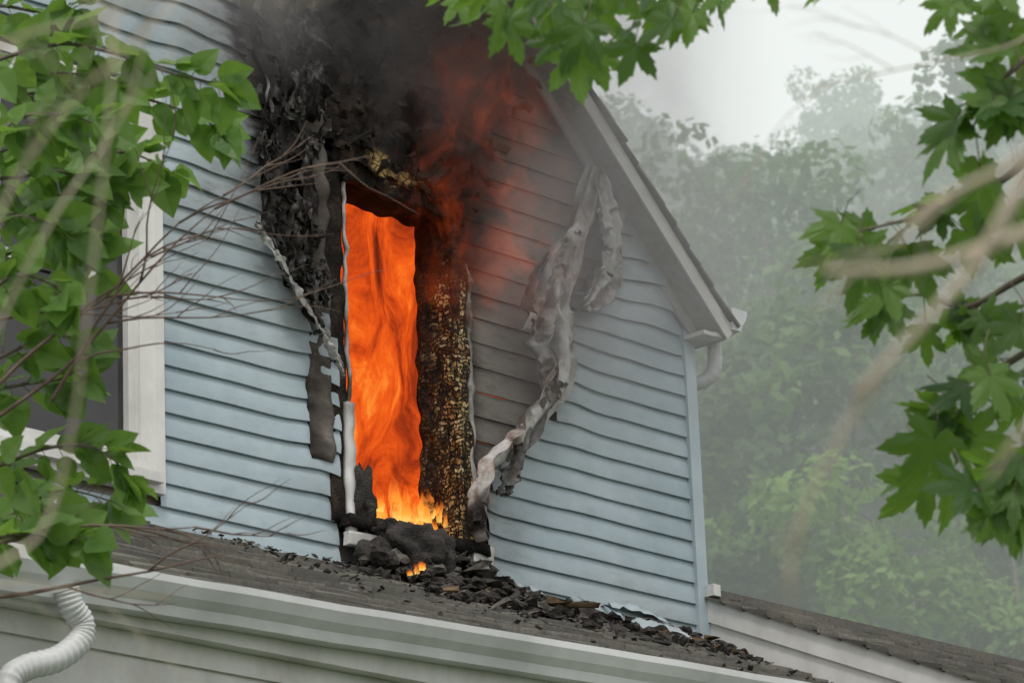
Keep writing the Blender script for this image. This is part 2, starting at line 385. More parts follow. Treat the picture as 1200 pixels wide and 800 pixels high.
lw.box((LWX0+.16,.02,LWZ0+.16),(LWX1-.16,.026,LWZ1-.16),1)
lw.obj("sash_window",[WHITE,GLASS],house)

# ---------- burning window
bw=MB()
def board(mb,p0,p1,u,w,th,v,m=0,af=None,n=40,amp=.01,seed=0,wn=6):
    p0=Vector(p0);p1=Vector(p1);u=Vector(u);v=Vector(v); rings=[]
    sec=[(i/wn,0) for i in range(wn+1)]+[(i/wn,1) for i in range(wn,-1,-1)]
    for i in range(n+1):
        p=p0.lerp(p1,i/n); row=[]
        for (a_,b_) in sec:
            q=p+u*(w*a_)+v*(th*b_)
            d=Vector((nz(q.x*14,q.y*14,q.z*14+seed),nz(q.y*14,q.z*14,q.x*14+seed),nz(q.z*9,q.x*9,seed)))*amp
            row.append(mb.vert(q+d,af(q) if af else 0.0))
        rings.append(row)
    k=len(sec)
    for i in range(n):
        for j in range(k): mb.face((rings[i][j],rings[i][(j+1)%k],rings[i+1][(j+1)%k],rings[i+1][j]),m,True)
    mb.face(rings[0][::-1],m,False); mb.face(rings[-1],m,False)
board(bw,(WX1,-.02,WZ0-.02),(WX1,-.02,WZ1+.02),(0,1,0),.22,.05,(1,0,0),0,lambda q:clamp((.2+.95*sstep(.13,.04,q.y)+.6*sstep(6.3,5.95,q.z)))*(1-sstep(6.95,7.2,q.z)),n=110,amp=.022,wn=12)
board(bw,(WX1+.0,-.045,WZ0-.05),(WX1+.0,-.045,WZ1-.1),(1,0,0),.075,.028,(0,1,0),0,lambda q:1.0*(1-sstep(6.85,7.1,q.z)),n=100,amp=.018,seed=4)
board(bw,(WX1+.078,-.05,WZ0-.1),(WX1+.085,-.052,WZ1-.28),(1,0,0),.016,.05,(0,1,0),1,lambda q:.6+.4*sstep(6.3,7.1,q.z),n=60,amp=.018,seed=9,wn=2)
board(bw,(-.012,-.04,WZ0-.05),(-.012,-.04,WZ1+.05),(-1,0,0),.10,.03,(0,1,0),2,None,n=90,amp=.014,seed=2)
board(bw,(-.001,-.05,WZ0-.0),(-.001,-.05,WZ1-.02),(1,0,0),.009,.02,(0,1,0),1,lambda q:.5+.5*sstep(.0,.3,nz(q.z*4,2)),n=90,amp=.016,seed=12,wn=2)
board(bw,(-.0,-.0,WZ0-.0),(-.0,-.0,WZ1-.0),(0,1,0),.2,.03,(-1,0,0),2,None,n=40,amp=.01,seed=2)
board(bw,(-.035,-.065,WZ0-.13),(-.035,-.065,WZ0+.48),(1,0,0),.045,.03,(0,1,0),1,lambda q:.1+.6*sstep(.35,.5,q.z-WZ0),n=30,amp=.008,seed=3,wn=2)
board(bw,(-.08,0,WZ1-.03),(WX1+.08,0,WZ1-.05),(0,1,0),.22,.10,(0,0,1),2,lambda q:.0,n=50,amp=.03,seed=5)
board(bw,(-.03,-.06,WZ1-.06),(WX1+.06,-.045,WZ1-.10),(0,0,1),.15,.04,(0,1,0),0,lambda q:1.3*sstep(.08,.16,q.x)*sstep(.5,.40,q.x)*sstep(WZ1-.02,WZ1+.01,q.z),n=60,amp=.026,seed=6,wn=8)
board(bw,(-.06,-.09,WZ0-.07),(WX1+.12,-.09,WZ0-.07),(0,1,0),.33,.05,(0,0,1),2,None,n=50,amp=.012,seed=7)
board(bw,(WX1+.03,-.075,WZ0-.16),(WX1+.16,-.075,WZ0-.17),(0,0,1),.15,.03,(0,1,0),1,lambda q:.35,n=10,amp=.01,seed=8)
board(bw,(-.06,-.08,WZ0-.15),(.14,-.08,WZ0-.15),(0,0,1),.06,.03,(0,1,0),1,lambda q:.25,n=10,amp=.008,seed=8)
bw.obj("burning_window_frame",[ALLI,WHITE,CHAR],house)
fr=MB()
def sheet(mb,x0,x1,z0,z1,y,amp,m,af,nx=40,nzv=40,seed=0):
    g0=[]
    for j in range(nzv+1):
        for i in range(nx+1):
            x=x0+(x1-x0)*i/nx; z=z0+(z1-z0)*j/nzv
            g0.append(mb.vert((x,y+amp*nz(x*1.8,z*.9,seed),z),af(i/nx,j/nzv)))
    for j in range(nzv):
        for i in range(nx):
            q=j*(nx+1)+i; mb.face((g0[q],g0[q+1],g0[q+nx+2],g0[q+nx+1]),m)
fl=empty("window_fire")
sheet(fr,-1.2,2.25,5.4,8.4,.95,.5,0,lambda a,b:1.0,nx=14,nzv=12,seed=1)
fr.obj("flame_body",[FIRE],fl)
f2=MB()
sheet(f2,-.6,1.6,5.6,7.6,.45,.25,0,lambda a,b:clamp(1.2-b)*1.0,seed=5)
f2.obj("flame_tongues",[FIRET],fl)
rm=MB(); rm.box((XL+.1,1.6,5.2),(XR-.05,1.65,8.5)); rm.box((XL+.1,.1,5.2),(XR-.05,1.6,5.25)); rm.box((-1.3,.22,5.25),(-1.25,1.6,8.5)); rm.obj("charred_room",[DARK],house)
sf=MB()
def flame(p,h,w,seed):
    p=Vector(p); n=10
    for k in range(2):
        rows=[]
        ang=U(-.4,.4)+k*1.57
        u=Vector((math.cos(ang),math.sin(ang),0))
        for i in range(n+1):
            t=i/n; ww=w*(1-t)**.7*(.6+1.6*t*(1-t)); c=p+Vector((.25*w*nz(t*3,seed),.2*w*nz(t*3,seed+4),h*t))+u*(w*1.2*nz(t*2.2,seed+9)*t)
            rows.append([sf.vert(c+u*(ww*s_),t) for s_ in (-1,-.5,0,.5,1)])
        for i in range(n):
            for j in range(4): sf.face((rows[i][j],rows[i][j+1],rows[i+1][j+1],rows[i+1][j]))
for i in range(54):
    flame((U(.04,.62),U(-.05,.22),WZ0+U(-.0,.08)),U(.08,.30)*(.4+.6*R()),U(.02,.06),i*3.3)
for px,py,h in ((515,612,.12),(523,618,.08),(488,672,.05),(494,668,.045),(480,674,.03),(500,612,.10)):
    flame(W(px,py,-.32 if py>640 else -.09),h,.022,px*.1)
sf.obj("sill_flames",[SFLAME],fl)

# ---------- char crust over the top of the window
cr=MB(); 
CB=sorted([(W(a,b).z,W(a,b).x) for a,b in [(296,-80),(302,60),(340,140),(390,215),(402,235)]])
CE=sorted([(W(a,b).z,W(a,b).x) for a,b in [(665,-80),(640,40),(605,110),(570,160),(540,240),(545,300)]])
nx,nv=100,110; ids={}
for j in range(nv+1):
    z=WZ1-.16+(9.0-WZ1+.16)*j/nv
    xa=interp(CB,z)-.02; xb=interp(CE,z)
    for i in range(nx+1):
        x=xa+(xb-xa)*i/nx+.03*nz(j*.3,i*.2); e=min(i,nx-i)/nx
        d=-.03-.07*abs(nz(x*5,z*4))-.05*abs(nz(x*13,z*11,4))-.02*abs(nz(x*30,z*26))
        d=d*sstep(0,.08,e)+.02*(1-sstep(0,.08,e))
        oc=sstep(.0,.1,x-.08)*sstep(.52,.40,x)*sstep(WZ1-.10,WZ1-.06,z)*sstep(WZ1+.14,WZ1+.07,z)*sstep(-.05,.15,nz(x*8,z*10,3)+.1)
        ids[i,j]=cr.vert((x,d,z+.012*nz(x*20,z*20)),oc)
for j in range(nv):
    for i in range(nx):
        x=cr.v[ids[i,j]][0]; z=cr.v[ids[i,j]][2]
        if z<WZ1-.02+.05*nz(x*9,1.1) and 0<x<WX1+.02: continue
        if z<WZ1+.05 and x>WX1 and nz(x*8,z*8,6)>.1: continue
        if nz(x*6,z*6,9)>.42: continue
        cr.face((ids[i,j],ids[i+1,j],ids[i+1,j+1],ids[i,j+1]))
for i in range(190):
    z=U(WZ1-.05,8.6); x=U(interp(CB,z)-.03,interp(CE,z)+.06)
    s_=U(.008,.03); mt=Matrix.Translation((x,-U(.05,.12),z))@Matrix.Rotation(U(0,6.28),4,'Z')@Matrix.Rotation(U(-1,1),4,'X')@Matrix.Rotation(U(-1,1),4,'Y')
    cr.box((-s_,-.006,-s_*U(.6,2)),(s_,.006,s_*U(.6,2)),0,0,mt,.008)
cr.obj("char_crust",[CHAR],house)
cb=MB(); board(cb,(-.105,-.05,WZ0+.2),(-.105,-.05,8.9),(-1,0,0),.12,.03,(0,1,0),0,lambda q:.66+.3*nz(q.x*5,q.z*2),n=120,amp=.02,seed=15)
cb.obj("charred_board",[SUB],house)

# ---------- melted siding ribbons
ml=MB()
def ribbon(pts,wid,sootf,folds=2.5,depth=.035,n=90,m=13,seed=0,tw=.0,rag=.25,hole=.47):
    path=smooth_path(pts,n); rows=[]
    wt=[(i/(len(wid)-1),w) for i,w in enumerate(wid)]
    for i,p in enumerate(path):
        t=i/n; tg=(path[min(i+1,n)]-path[max(i-1,0)]).normalized()
        side=tg.cross(Vector((0,-1,0))); 
        if side.length<1e-3: side=Vector((1,0,0))
        side.normalize()
        if side.x<0: side=-side
        out=side.cross(tg).normalized()
        if out.y>0: out=-out
        a_=tw*math.sin(t*5+seed)+.6*tw*nz(t*6,seed); s2=side*math.cos(a_)+out*math.sin(a_); o2=out*math.cos(a_)-side*math.sin(a_)
        w=interp(wt,t)*(1+rag*nz(t*9,seed+2)); row=[]
        for j in range(m):
            u=j/(m-1)-.5
            edge=1+rag*1.2*nz(t*14,seed+5+j//6*7)*abs(u)*2
            f=math.sin(u*6.283*folds+seed+3*nz(t*4,seed))*depth*(.5+.8*abs(nz(t*5,seed+8,u)))
            q=p+s2*(u*w*edge)+o2*(f+.02*nz(t*30,u*5,seed))+Vector((0,0,.02*nz(u*4,t*8,seed)))
            row.append(ml.vert(q,clamp(sootf(t,u))))
        rows.append(row)
    for i in range(n):
        for j in range(m-1):
            if nz(i*.22,j*.35,seed)>hole: continue
            ml.face((rows[i][j],rows[i][j+1],rows[i+1][j+1],rows[i+1][j]))
Y1=-.13
ribbon([W(a,b,Y1) for a,b in [(696,198),(682,255),(662,300),(645,350),(652,400),(655,440),(628,490),(598,520),(572,545),(560,590),(566,635)]],[.05,.15,.18,.20,.21,.22,.24,.24,.20,.12,.04],lambda t,u:.02+.55*sstep(.75,1,t)+.5*sstep(.0,.35,nz(t*9,u*3)),folds=1.7,depth=.05,seed=1.0,tw=1.0,n=180,m=19,rag=.35)
ribbon([W(a,b,Y1+.02) for a,b in [(698,200),(712,250),(718,300),(706,335),(682,362)]],[.05,.14,.20,.18,.03],lambda t,u:.05,folds=2.2,depth=.035,seed=2.0,tw=.4,m=17)
ribbon([W(a,b,Y1-.03) for a,b in [(668,280),(655,320),(632,380),(640,430),(650,470)]],[.04,.10,.13,.12,.05],lambda t,u:.45,folds=1.3,depth=.03,seed=4.5,tw=1.2)
ribbon([W(a,b,Y1-.02) for a,b in [(640,300),(620,345),(628,380)]],[.02,.05,.02],lambda t,u:.8,folds=1,seed=6.5,tw=1.0,n=30)
ribbon([W(a,b,Y1-.02) for a,b in [(640,470),(620,505),(600,560),(590,580)]],[.06,.12,.09,.03],lambda t,u:.7,folds=1.4,seed=7.5,tw=.8,n=40)
dk=lambda t,u:1.0-.6*sstep(-.36,-.5,u)*sstep(-.1,.3,nz(t*9,1))
ribbon([W(a,b,-.12) for a,b in [(318,-60),(322,40),(324,120),(330,190),(320,250),(336,300),(356,345),(374,390)]],[.22,.20,.18,.18,.14,.11,.08,.04],dk,folds=2.2,depth=.03,seed=3.3,tw=.3,n=160,m=21,rag=.8,hole=.30)
ribbon([W(a,b,-.09) for a,b in [(352,-60),(354,60),(354,150),(362,220),(360,290),(374,350)]],[.16,.18,.16,.14,.12,.04],lambda t,u:1.0,folds=1.5,depth=.03,seed=8.3,tw=.6,n=120,rag=.8,hole=.32)
ribbon([W(a,b,-.13) for a,b in [(300,262),(326,300),(352,345),(386,400),(404,440)]],[.03,.05,.05,.05,.02],lambda t,u:.3,folds=1.0,depth=.02,seed=9.1,tw=.5,n=80)
for i in range(60):
    y=U(-20,350); x=U(298+max(0,y-180)*.38,380)
    ribbon([W(x,y,-.12),W(x+U(-8,10),y+U(10,20),-.15),W(x+U(-8,16),y+U(22,46),-.12)],[.01,U(.02,.06),.008],lambda t,u:U(.85,1),folds=1,depth=.014,n=10,m=5,seed=i*1.3,tw=1.2,rag=.9)
ml.obj("melted_siding_strips",[MELT],house)

# ---------------------------------------------------------------- porch
porch=empty("porch")
YP=-1.6
eA=W(115,680,YP); eB=W(850,800,YP)
def ez(x): return eA.z+(eB.z-eA.z)*(min(x,1.2)-eA.x)/(eB.x-eA.x)-(max(x,1.2)-1.2)*.02
def rz(x,y):
    t=-y/-YP; return ZB-.02+(ez(x)-(ZB-.02))*t
PX0,PX1=-4.2,XR+.0
def shingles(mb,zf,x0,x1,depth,nr,ragged=.014):
    for r_ in range(nr):
        y1=-(r_/nr)*depth; y0=-((r_+1)/nr)*depth
        x=x0-U(0,.1)
        while x<x1:
            w=U(.10,.30); x2=min(x+w,x1)
            if x2-x<.02: break
            xa=max(x,x0)
            j=U(-ragged,ragged); a_=clamp(.45+U(-.35,.35)+.3*nz(x*2,r_)); lift=.022+U(0,.014); ti=U(-.005,.005)
            top=y1+.03
            v=[mb.vert((xx,yy,zf(xx,yy)+l),a_) for (xx,yy,l) in ((xa+.0015,y0+j,lift+ti),(x2-.001,y0+j,lift-ti),(x2-.001,top,.006),(xa+.0015,top,.006))]
            b=[mb.vert((xx,yy,zf(xx,yy)-.004),0) for xx,yy in ((xa+.0015,y0+j),(x2-.001,y0+j))]
            mb.face(v,0,False); mb.face((b[0],b[1],v[1],v[0]),0,False); 
            mb.face((b[1],v[2],v[1]),0,False); mb.face((b[0],v[0],v[3]),0,False)
            x=x2
pr=MB(); shingles(pr,rz,PX0,PX1,-YP+.03,13); pr.obj("shingles",[SHINGLE],porch)
pd=MB()
def quadbox(mb,pts,th,m=0,a=0):
    t=[mb.vert(p,a) for p in pts]; b=[mb.vert(Vector(p)-Vector((0,0,th)),a) for p in pts]
    mb.face(t,m,False); mb.face(b[::-1],m,False)
    for i in range(4): mb.face((t[i],b[i],b[(i+1)%4],t[(i+1)%4]),m,False)
quadbox(pd,[(PX0,YP,ez(PX0)-.006),(PX1,YP,ez(PX1)-.006),(PX1,.0,ZB-.028),(PX0,.0,ZB-.028)],.03)
pd.obj("roof_deck",[DARK],porch)
pg=MB()
gutter(pg,(PX0,YP-.02,ez(PX0)+.015),(1.2,YP-.02,ez(1.2)+.015),(0,-1,0),.125,.125)
gutter(pg,(1.2,YP-.02,ez(1.2)+.015),(PX1-.02,YP-.02,ez(PX1)+.015),(0,-1,0),.125,.125)
dn=smooth_path([W(a,b,-1.72) for a,b in [(78,690),(84,710),(96,730),(92,752),(66,772),(30,782),(10,800),(6,860)]],90)
pg.tube(dn,[.042+.0035*math.sin(i*2.1) for i in range(91)],12)
pg.tube([dn[-1],dn[-1]-Vector((0,0,3))],.042,10)
pg.obj("porch_gutter",[METAL],porch)
pf=MB()
pf.box((PX0,YP-.019,ez(0)-.22),(PX1,YP+.01,ez(0)-.015),0,.12)
pf.box((PX0,YP+.011,ez(0)-.22),(PX1,-.03,ez(0)-.205),0,.1)
pf.box((PX0,YP+.06,ez(0)-.48),(PX1,YP+.18,ez(0)-.221),0,.15)
pf.box((PX0,YP+.045,ez(0)-.30),(PX1,YP+.059,ez(0)-.221),0,.12)
for x in (-2.62,-.2,2.2):
    pf.box((x-.06,YP+.065,1.2),(x+.06,YP+.175,ez(0)-.481),0,.05)
    pf.box((x-.085,YP+.05,ez(0)-.56),(x+.085,YP+.19,ez(0)-.4805),0,.05)
pf.box((PX0,YP,1.0),(PX1,-.03,1.2),0,.3)
pf.obj("porch_frame",[WHITE],porch)

# ---------- right wing
wing=empty("side_wing")
sl=(ZB-ez(1.2))/1.6
wz=ZB+.21
wg=MB()
ids=[wg.vert(p,.0) for p in ((XR+.014,.0,wz),(XR+.014,-2.2,wz-sl*2.2),(XR+.014,-2.2,1),(XR+.014,0,1))]
wg.face(ids,0,False)
ids=[wg.vert(p,.0) for p in ((XR+.0,-.036,wz-.01),(XR+.0,-2.25,wz-.01-sl*2.22),(XR+.0,-2.25,wz-.12-sl*2.22),(XR+.0,-.036,wz-.12))]
wg.face(ids,0,False)
wg.box((XR+.02,-2.2,1),(9.5,-2.18,wz-sl*2.2-.05),0,.1)
wg.box((XR+.0,-.08,wz+.0),(XR+.05,.02,wz+.055),0,.1)
wg.obj("wing_walls",[WHITE],wing)
ws=MB(); shingles(ws,lambda x,y:wz+sl*y+.004,XR-.02,9.6,2.3,17)
v=[ws.vert(p,.4) for p in ((XR,.03,wz+.02),(9.6,.03,wz+.02),(9.6,2.5,wz-1.2),(XR,2.5,wz-1.2))]; ws.face(v,0,False)
ws.box((XR+.05,-.07,wz-.01),(9.5,.05,wz+.034),0,.35)
ws.obj("wing_shingles",[SHINGLE],wing)

# ---------------------------------------------------------------- debris
db=MB()
def lump(c,r,m=0,amp=.35,fr=9,seed=0,sub=3):
    bm=bmesh.new(); bmesh.ops.create_icosphere(bm,subdivisions=sub,radius=1)
    base=len(db.v)
    for v in bm.verts:
        p=v.co; k=1+amp*nz(p.x*2+seed,p.y*2,p.z*2)+amp*.5*nz(p.x*fr*.6,p.y*fr*.6+seed,p.z*fr*.6)
        db.vert(Vector(c)+Vector((p.x*r[0],p.y*r[1],p.z*r[2]))*k)
    for f in bm.faces: db.face([base+v.index for v in f.verts],m,sub>2)
    bm.free()
def onroof(px,py,off=0.0):
    r=ray(px,py)
    for i in range(0,401):
        y=-1.62*(400-i)/400; t=(y-CAM.y)/r.y; p=CAM+r*t
        if p.z<rz(p.x,p.y)+off: return p
    return CAM+r*((0-CAM.y)/r.y)
lump(W(486,650,-.16),(.19,.13,.13),0,.35,9,1,4)
lump(W(424,582,-.06),(.055,.05,.13),0,.5,9,2)
lump(W(452,622,-.08),(.09,.07,.05),0,.5,9,3); lump(W(510,645,-.13),(.09,.08,.09),0,.4,9,3)
lump(W(440,655,-.15),(.09,.08,.09),0,.5,9,7)
for i in range(70):
    px=U(425,560); py=665+(px-425)*.2+U(-22,22); r=U(.012,.042); p=W(px,py,-U(.1,.3)); lump(p,(r*U(.8,1.6),r,r*U(.5,1)),random.choice([0,0,0,3]),.7,7,i,2)
def chip(p,s,m,a=0):
    mt=Matrix.Translation(p)@Matrix.Rotation(U(0,6.28),4,'Z')@Matrix.Rotation(U(-.5,.5),4,'X')@Matrix.Rotation(U(-.6,.6),4,'Y')
    db.box((-s*U(.6,2.0),-s*U(.4,1.2),-s*.12),(s*U(.6,2.0),s*U(.4,1.2),s*U(.05,.3)),m,a,mt,s*.4)
def rooffy(x,y,up=.03): return Vector((x,y,rz(x,y)+up))
for i in range(820):
    t=R()**1.2; x=.1+t*2.05+U(-.12,.12); spread=.75*(1-.3*t); y=-.03-abs(random.gauss(0,1))*spread*.42
    if x>2.2 or y<-1.5: continue
    hgt=.14*math.exp(-((x-.45)/.35)**2)*math.exp(-((y+.15)/.2)**2)+.03*math.exp(-((y+.15)/.2)**2)
    s_=(.006+.034*R()**2.2)*(1.2-.35*t)
    if R()<.5: chip(rooffy(x,y,.03+U(0,1)*hgt+.006),s_,random.choice([0,0,0,0,0,3,3,1]),U(.3,.9))
    else: lump(rooffy(x,y,.03+U(0,1)*hgt+.006),(s_*U(.8,1.6),s_,s_*U(.4,.9)),random.choice([0,0,0,0,3,3]),.9,7,i*.7,2 if s_>.015 else 1)
for i in range(520):
    x=U(-.9,2.2); y=-abs(random.gauss(0,.5)); 
    if y<-1.5: continue
    chip(rooffy(x,y,.034),U(.003,.011),random.choice([0,3]))
for i in range(5):
    x=U(.2,1.3); y=-U(.1,.4); mt=Matrix.Translation(rooffy(x,y,.08))@Matrix.Rotation(U(-.6,.9),4,'Z')@Matrix.Rotation(U(-.3,.3),4,'Y')
    L=U(.06,.14); db.box((-L,-.012,-.007),(L,.012,.007),random.choice([0,1]),0,mt,.01)
for i in range(8):
    x=U(.4,1.4); y=-U(.05,.35); chip(rooffy(x,y,.06),U(.03,.055),random.choice([0,0,1,3]))
db.obj("fire_debris",[DEBR,DEBB,MELT,DEBG]).parent=porch
sv=ml; ml=MB()
for (a,b),(c,d),w in (((672,726),(722,742),.12),((710,726),(776,746),.11),((600,708),(640,720),.07),((745,750),(805,764),.06),((560,690),(590,700),.05)):
    p=onroof(a,b)+Vector((0,0,.05)); q=onroof(c,d)+Vector((0,0,.05)); mid=(p+q)/2+Vector((0,0,.02))
    path=smooth_path([p,mid,q],20); rows=[]
    for i,pp in enumerate(path):
        t=i/20; row=[]
        for j in range(9):
            u=j/8-.5; row.append(ml.vert(pp+Vector((.02*nz(u*7,t*3,a),-u*w*(1+.6*nz(t*5,a)),.02+(.25-u*u)*w*.8-u*w*sl+.025*nz(t*6,u*4,a))),.15 if w>.1 else .35))
        rows.append(row)
    for i in range(20):
        for j in range(8): ml.face((rows[i][j],rows[i][j+1],rows[i+1][j+1],rows[i+1][j]))
ml.obj("fallen_siding",[SIDING],porch); ml=sv

# ---------------------------------------------------------------- leaves
LIL=[(0,.0),(.04,.17),(.16,.33),(.34,.385),(.55,.32),(.75,.19),(.9,.075),(1,.0)]
def lilac(mb,p,d,nrm,s,a):
    d=d.normalized(); sd_=d.cross(nrm).normalized(); nn=sd_.cross(d)
    fold=U(.1,.5); cur=U(-.1,.35); tw=U(-.2,.2)
    mid=[];L=[];Rr=[]
    for (u,w) in LIL:
        c=p+d*(u*s)-nn*(cur*u*u*s); mid.append(mb.vert(c,a))
        wv=.03*math.sin(u*14+a*9)
        L.append(mb.vert(c+sd_*(w*s)+nn*((fold*w+wv*w*3+tw*u*w)*s),a)); Rr.append(mb.vert(c-sd_*(w*s)+nn*((fold*w-wv*w*3-tw*u*w)*s),a))
    for i in range(len(LIL)-1):
        if i==0: mb.face((mid[0],L[1],mid[1]),1,False); mb.face((mid[0],mid[1],Rr[1]),1,False)
        elif i==len(LIL)-2: mb.face((mid[i],L[i],mid[i+1]),1,False); mb.face((mid[i],mid[i+1],Rr[i]),1,False)
        else: mb.face((mid[i],L[i],L[i+1],mid[i+1]),1,False); mb.face((mid[i],mid[i+1],Rr[i+1],Rr[i]),1,False)
MO=[(0,1),(5,.86),(8,.87),(12,.70),(17,.72),(21,.5),(26,.38),(33,.60),(36,.60),(41,.74),(44,.72),(50,.92),(55,.76),(60,.76),(64,.60),(70,.60),(76,.40),(84,.36),(90,.50),(97,.50),(104,.64),(110,.50),(118,.48),(128,.34),(145,.30),(162,.26),(172,.12)]
def maple(mb,p,d,nrm,s,a):
    d=d.normalized(); sd_=d.cross(nrm).normalized(); nn=sd_.cross(d)
    c1=U(.05,.6); fo=U(.0,.5)
    pts=[(x,y) for x,y in MO]+[(-x,y) for x,y in reversed(MO)][:-1]
    c=mb.vert(p,a); ring1=[];ring2=[]
    for ang,r in pts:
        th=math.radians(ang); rr=r*(1+U(-.04,.04))
        def P(q):
            rx=rr*q; z=-c1*rx*rx+fo*abs(math.sin(th))*rx*.6+.06*rx*math.cos(th*7.2)
            return p+(d*math.cos(th)*rx+sd_*math.sin(th)*rx+nn*z)*s
        ring1.append(mb.vert(P(.5),a)); ring2.append(mb.vert(P(1),a))
    k=len(pts)
    for i in range(k):
        j=(i+1)%k
        if i==len(MO)-1: continue
        mb.face((c,ring1[i],ring1[j]),1,False); mb.face((ring1[i],ring2[i],ring2[j],ring1[j]),1,False)
def rv(s=1): return Vector((U(-s,s),U(-s,s),U(-s,s)))

random.seed(21)
lt=MB()
DL=11.0
limb=[D(-330,1000,11.8),D(-260,800,11.6),D(-190,600,11.4),D(-150,400,11.2),D(-110,200,11.1),D(-90,0,11),D(-60,-180,11)]
base=Vector((limb[0].x,limb[0].y,terr(limb[0].x,limb[0].y)-.2))
lt.tube(smooth_path([base,(base+limb[0])/2+Vector((.1,0,0))]+limb,40),[.11-.09*i/40 for i in range(41)],10,wob=.06)
twigs=[[(60,50),(130,62),(200,88),(262,104)],[(70,112),(150,118),(225,140),(262,150)],[(50,168),(110,172),(165,186),(196,200)],[(60,232),(110,228),(150,218)],
[(40,285),(80,270),(112,262)],[(40,345),(90,325),(118,300)],[(30,405),(60,392),(90,398)],[(30,455),(70,440),(92,432)],
[(50,525),(92,520),(128,540),(146,560)],[(50,585),(90,578),(128,590)],[(40,628),(70,632),(104,630)],[(50,18),(80,14),(90,10)],[(40,90),(100,90),(130,100)],[(30,210),(60,200),(90,205)],
[(20,320),(60,330),(70,350)],[(10,560),(50,600),(80,620)],[(30,140),(80,140),(120,150)],[(20,250),(50,260),(80,280)]]
for tw in twigs:
    dep=DL+U(-.5,.5); y0=tw[0][1]
    st=D(-130-U(0,40),y0+U(10,120),11.1)
    pts=[st,D(-30,y0+U(-10,50),dep+.05)]+[D(a+U(-6,6),b+U(-5,5),dep+U(-.06,.06)) for a,b in tw]
    path=smooth_path(pts,30); lt.tube(path,[.008-.006*i/30 for i in range(31)],5,0)
    nl=int(15+ (tw[-1][0])/13)
    for k in range(nl):
        i=int(7+23*(k+R())/nl); i=min(i,30); p=path[i]
        sgn=1 if k%2 else -1
        tg=(path[min(i+1,30)]-path[i-1]).normalized()
        d=tg*.7+UP*(sgn*.6-.35)+rv(.45); d.normalize()
        pe=p+d*U(.012,.035)+rv(.01)
        lt.tube([p,pe],.0013,3,0)
        nn=(BK*U(.2,1.0)+Vector((0,0,1))*U(.2,1.0)+rv(.6))
        lilac(lt,pe,d,nn.normalized(),U(.065,.145),clamp(U(0,1)))
    d=(path[30]-path[27]).normalized()+Vector((0,0,-.3)); lilac(lt,path[30],d,(BK+Vector((0,0,.6))+rv(.3)),.13,R())
def twiggy(mb,p,d,L,r,dep,m,spread=.5,seg=6,gr=.0):
    pts=[p]; dd=d.normalized(); q=p
    for i in range(seg):
        dd=(dd+rv(.22)+Vector((0,0,gr))).normalized(); q=q+dd*(L/seg); pts.append(q)
    mb.tube(smooth_path(pts,seg*2),[r*(1-.75*i/(seg*2)) for i in range(seg*2+1)],5,m)
    if dep>0:
        for i in range(2,seg+1):
            if R()<.75: twiggy(mb,pts[i],(dd+rv(1)*spread+Vector((0,0,gr))),L*U(.35,.6),r*.55,dep-1,m,spread,5,gr)
for (a,b,c,d_,L) in ((-20,500,90,-60,.9),(-20,470,100,-90,.9),(-20,380,100,-10,.5),(-20,640,100,-20,.6),(-20,700,100,-5,.7),(60,470,60,-80,.5)):
    p=D(a,b,10.6); q=D(a+c,b+d_,10.6); twiggy(lt,p,(q-p),L,.007,2,2,.55)
lt.obj("lilac_tree",[BARK,LILAC,TWIG2])

def shrub(name,stems,mat,gx):
    b=MB()
    root=D(gx[0],gx[1],gx[2]); root=Vector((root.x,root.y,terr(root.x,root.y)-.1))
    for pts,r,br in stems:
        P=[D(a,b_,z) for a,b_,z in pts]
        path=smooth_path([root,root.lerp(P[0],.5)+rv(.1)]+P,40); b.tube(path,[max(r*(1.3-1.0*i/40),.001) for i in range(41)],7,0)
        for k in range(br):
            i=int(U(20,39)); twiggy(b,path[i],(path[i+1]-path[i]).normalized()+rv(.6),U(.08,.25),r*.4,1,0,.6)
    b.obj(name,[mat])
shrub("bare_shrub",[([(-100,900,3.2),(60,600,3.3),(110,300,3.3),(140,-20,3.4)],.0025,2),([(-150,700,3.2),(-20,300,3.3),(60,150,3.3),(170,40,3.3),(240,-40,3.4)],.0028,3),
 ([(-150,700,3.6),(-20,420,3.7),(60,260,3.7),(150,120,3.8),(180,-30,3.8)],.0022,2),([(-150,200,3.4),(-10,60,3.4),(120,20,3.4),(230,-20,3.4)],.0025,2),
 ([(-100,900,5),(-20,700,5),(80,690,5),(200,700,5)],.002,2)],TWIG,(-500,1200,3.3))
shrub("bare_shrub",[([(1500,500,2.7),(1290,250,2.7),(1200,275,2.7),(1080,312,2.7),(965,318,2.7)],.0085,0),([(1500,500,2.6),(1290,120,2.6),(1215,190,2.6),(1150,300,2.6),(1090,370,2.6),(1000,465,2.6)],.0080,1),
 ([(1500,480,2.9),(1300,120,2.9),(1190,190,2.9),(1090,240,2.9),(1050,290,2.9)],.006,1),([(1500,400,5),(1300,20,5.4),(1180,55,5.4),(1060,80,5.4),(940,105,5.4)],.0025,3),
 ([(1500,500,2.7),(1300,420,2.7),(1205,500,2.7),(1160,560,2.7)],.005,0)],TWIG,(1650,1200,2.8))

